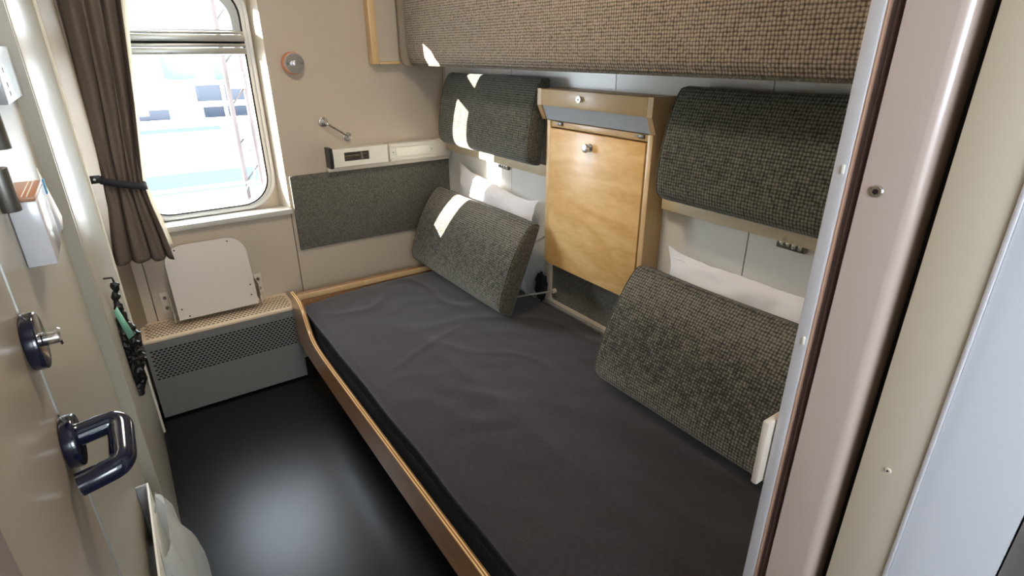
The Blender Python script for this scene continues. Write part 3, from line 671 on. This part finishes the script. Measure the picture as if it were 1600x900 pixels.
part('side_strip', B(1.150, 1.186, 2.872, 2.929, 1.536, 2.2, .003), M_birchP, bf); part('bottom_strip', B(1.1865, 1.30, 2.872, 2.929, 1.536, 1.548, .002), M_birchP, bf)
part('infill', B(1.187, 1.30, 2.885, 2.929, 1.549, 2.2), M_wall, bf)
# ------------------------------------------------------------------ things on the left wall
# crumpled black net with a green tag
t = thing('hanging_net', 'crumpled black mesh hanging on the cabinet edge, tapering to a point', 'net', (-.10, 1.88, .60))
path = []; R = []; ztop, zbot = .985, .605
for k in range(41):
    s = k/40; z = ztop+(zbot-ztop)*s
    path.append((-.100-.012*s+.003*math.sin(s*31), 1.885+.004*math.sin(s*23), z))
    R.append(.006+.006*math.sin(s*40)**2 if s < .27 else (.013+.021*math.sin(min(1, (s-.27)/.35)*math.pi/2))*(1 if s < .55 else 1-.68*((s-.55)/.45)**1.2))
bm = tube(bmesh.new(), path, R, 28)
bmesh.ops.subdivide_edges(bm, edges=bm.edges[:], cuts=1, use_grid_fill=True)
for v in bm.verts:
    d = Vector((v.co.x+.106, v.co.y-1.885, 0)); v.co += d*(.42*noise.noise(v.co*95))+Vector((0, 0, .006*noise.noise(v.co*60+Vector((3, 3, 3)))))
    v.co.x = max(v.co.x, -.1185)
part('mesh_bundle', bm, M_net, t)
bm = bmesh.new(); V = [(-.113, 1.80, .925), (-.102, 1.80, .94), (-.082, 1.80, .845), (-.098, 1.80, .835)]
bm.faces.new([bm.verts.new(p) for p in V]); o = part('tag', bm, M_green, t, label='pale green tag'); md = o.modifiers.new('thickness', 'SOLIDIFY'); md.thickness = .002
part('hook', tube(bmesh.new(), [(-.119, 1.885, 1.0), (-.098, 1.885, .998), (-.096, 1.885, .985)], .003, 8), M_dark, t)
# white holder box with wooden top
t = thing('cup_holder_box', 'white box shelf with wooden top on the left wall beyond the door edge', 'holder', (-.13, 1.15, 1.24))
part('shell', B(-.1495, -.114, 1.05, 1.19, 1.302, 1.400, .002), mat('glossy_white', col(208, 206, 208), .2, coat=.4), t)
bm = B(-.1495, -.115, 1.051, 1.189, 1.4002, 1.4065, .001); tp = part('wooden_top', bm, mat('reddish_wood', col(186, 132, 96), .35), t)
for x in (-.130, -.124): part('slot_line', B(x-.0009, x+.0009, 1.052, 1.188, 1.4066, 1.4072), M_white, tp)
t = thing('leaflet', 'white leaflet with a blue print clipped behind the white box', 'leaflet', (-.12, 1.3, 1.24))
bm = bmesh.new(); V = [(-.117, 1.195, 1.425), (-.121, 1.246, 1.41), (-.110, 1.25, 1.33), (-.116, 1.27, 1.30), (-.117, 1.21, 1.31)]
bm.faces.new([bm.verts.new(p) for p in (V[0], V[2], V[3], V[4])]); o = part('sheet', bm, mat('leaflet_paper', col(236, 238, 240), .4), t); md = o.modifiers.new('thickness', 'SOLIDIFY'); md.thickness = .0012
part('blue_print', B(-.1155, -.1130, 1.200, 1.215, 1.380, 1.405, .001), M_blue, t)
# slotted bracket plate and grab tube
t = thing('slotted_plate', 'pale metal plate with keyhole slots on the left wall above the holder', 'bracket', (-.13, 1.6, 1.5))
part('plate', B(-.1495, -.137, 1.33, 1.60, 1.515, 1.61, .002), mat('pale_metal', col(190, 196, 202), .3, metal=.3), t)
for z in (1.53, 1.545, 1.57, 1.592):
    part('slot', cyl(bmesh.new(), (-.1371, 1.40, z), (-.1363, 1.40, z), .0045, seg=10), M_dark, t)
t = thing('grab_tube', 'thick brushed metal tube ending beside the slotted plate, far left edge', 'rail', (-.13, 1.2, 1.4))
part('tube', cyl(bmesh.new(), (-.134, 1.055, 1.62), (-.134, 1.055, 1.475), .013, bev=.001), M_steel, t)
part('lower_tube', cyl(bmesh.new(), (-.142, 1.02, 1.455), (-.142, 1.02, 1.395), .013, bev=.001), M_steel, t)
# wall pocket with a clear bag
t = thing('waste_pocket', 'white wall pocket for a waste bag low on the left wall under the door handle', 'waste bin', (-.13, 1.25, .5))
part('front_plate', B(-.127, -.1225, 1.02, 1.37, .46, .640, .001), M_white, t)
part('end_plate', B(-.1495, -.1275, 1.362, 1.37, .46, .640, .001), mat('pocket_grey', col(150, 148, 150), .4), t)
bm = bmesh.new(); NZ, NA = 26, 30; rows = []
for i in range(NZ+1):
    s = i/NZ; z = .615-.46*s; wx = .012+.035*math.sin(s*math.pi*.9); row = []
    for j in range(NA):
        a = 2*math.pi*j/NA; y = 1.24+(.12+.10*s)*math.cos(a); x = max(-.1485, -.118+wx*.45+(wx)*math.sin(a)); n_ = .010*noise.noise(Vector((a*2.2, z*14, 2)))
        row.append(bm.verts.new((max(-.1485, x+n_), y+n_, z)))
    rows.append(row)
for a, b in zip(rows, rows[1:]):
    for j in range(NA): bm.faces.new((a[j], a[(j+1) % NA], b[(j+1) % NA], b[j]))
bm.faces.new(rows[-1]); part('bag', bm, M_film, t, label='crinkled translucent plastic bag')
single('door_stop', B(-.1195, -.112, 1.655, 1.675, .02, .085, .003), M_white, 'small white stop at the foot of the cabinet panel by the floor', 'door stop')
# ------------------------------------------------------------------ ceiling lamp of the compartment
t = thing('ceiling_lamp', 'round warm ceiling lamp', 'lamp', (.55, 1.5, ZC-.05))
part('base', cyl(bmesh.new(), (.55, 1.5, ZC-.001), (.55, 1.5, ZC-.03), .15, seg=40), M_white, t)
part('diffuser', cyl(bmesh.new(), (.55, 1.5, ZC-.03), (.55, 1.5, ZC-.06), .135, .11, 40), M_lamp, t)
light('ceiling_lamp_light', 'AREA', (.55, 1.5, ZC-.07), 8, (1, .86, .70), shape='DISK', size=.3)
# ------------------------------------------------------------------ outside
M_snow = mat('pale_ground', col(196, 196, 192), .9, mottle=.1, mscale=.8)
M_train = mat('white_train_paint', col(214, 216, 214), .5)
M_tblue = mat('dark_blue_glass', col(22, 30, 44), .3)
M_tcyan = mat('cyan_window', col(62, 82, 92), .3)
M_band = mat('grey_blue_steel', col(52, 62, 72), .6)
M_mast = mat('rusty_mast', col(60, 50, 48), .8); M_equip = mat('grey_equipment', col(70, 76, 80), .7)
struct('ground', B(-30, 60, 3.6, 60, -1.7, -1.6), M_snow)
t = thing('rail_wagon', 'white wagon with dark window bands outside beyond the platform', 'train', (6, 15, -1.6))
part('body', B(1.05, 16, 14, 17, -.6, 3.2, .15), M_train, t)
for a in ((1.10, 1.66, 1.06, 1.52), (2.04, 2.72, 1.04, 1.60), (3.0, 3.7, 1.04, 1.60)): part('window', B(a[0], a[1], 13.97, 14.0, a[2], a[3], .01), M_tcyan, t)
part('dark_band', B(1.62, 5, 13.96, 14.0, .62, .94), M_tblue, t); part('lower_band', B(1.70, 5, 13.96, 14.0, .20, .50), M_tblue, t)
for x in (2.1, 2.6, 3.2): part('post', B(x, x+.07, 13.93, 13.96, .1, 1.0), M_train, t)
part('underframe', B(1.2, 15, 14.2, 16.8, -1.6, -.6), M_band, t)
t = thing('rail_locomotive', 'pale hood locomotive with light blue windows outside at left', 'train', (-3, 13, -1.6))
part('hood', B(-6, 1.30, 12.6, 13.9, -.9, 1.05, .1), M_train, t); part('cab', B(-6, .95, 12.8, 13.9, 1.06, 2.4, .08), M_train, t)
part('window', B(-.2, .58, 12.77, 12.80, 1.16, 1.52, .01), M_tcyan, t); part('vent', B(.62, .95, 12.57, 12.6, .42, .60), M_tblue, t)
for a in ((.45, .62, .35, .5), (-.5, .30, .3, .56)): part('grille', B(a[0], a[1], 12.57, 12.6, a[2], a[3]), M_tblue, t)
part('underframe', B(-6, 1.2, 12.8, 13.8, -1.6, -.9), M_band, t)
for lab, y, z1, lines in (('pale loading platform nearest the train with a grey-blue band on its side', 10, -.08, ((-12, 12, -.36, -.14), (-12, 12, -.45, -.42))), ('pale loading platform farther out with one dark line near its top', 11.6, .42, ((-8, 1.62, .29, .36),))):
    t = thing('loading_platform', lab, 'platform', (2, y, -1.6), group=None)
    part('slab', B(-12, 12, y, y+.9, -1.6, z1), M_snow, t)
    for x0, x1, a, b in lines: part('side_line', B(x0, x1, y-.012, y, a, b), M_band, t)
t = thing('signal_mast', 'brown lattice mast with grey equipment outside the right part of the window', 'mast', (1.15, 6, -1.6))
for x in (.955, 1.105): part('post', B(x, x+.035, 5.98, 6.04, -1.6, 3.0), M_mast, t)
for k in range(12): part('brace', cyl(bmesh.new(), (.972, 6.01, -1.4+k*.36), (1.122, 6.01, -1.22+k*.36), .008, seg=8), M_mast, t)
part('equipment_box', B(1.015, 1.095, 5.93, 5.98, .72, .98, .01), M_equip, t); bm = cyl(bmesh.new(), (1.055, 5.955, .72), (1.055, 5.955, .56), .03, .015); part('cable_gland', bm, M_equip, t)
part('plate', B(.985, 1.11, 5.95, 5.97, 1.28, 1.42), mat('pale_green_plate', col(170, 186, 160), .6), t)
bm = tube(bmesh.new(), smooth_path([(1.055, 5.95, .57), (1.05, 5.95, .45), (.95, 5.95, .36), (.91, 5.95, .20)], 6, .4), .008, 8); part('cable', bm, M_equip, t)
for a, b in (((.96, .42), (1.16, .22)), ((1.00, .40), (1.06, -.25)), ((1.06, .38), (1.14, -.28)), ((1.13, .36), (1.15, -.2)), ((.93, .2), (1.17, .42))):
    part('strut', cyl(bmesh.new(), (a[0], 5.93, a[1]), (b[0], 5.93, b[1]), .013, seg=8), M_equip, t)
for o in list(bpy.data.objects):
    if '_base' in o: del o['_base']
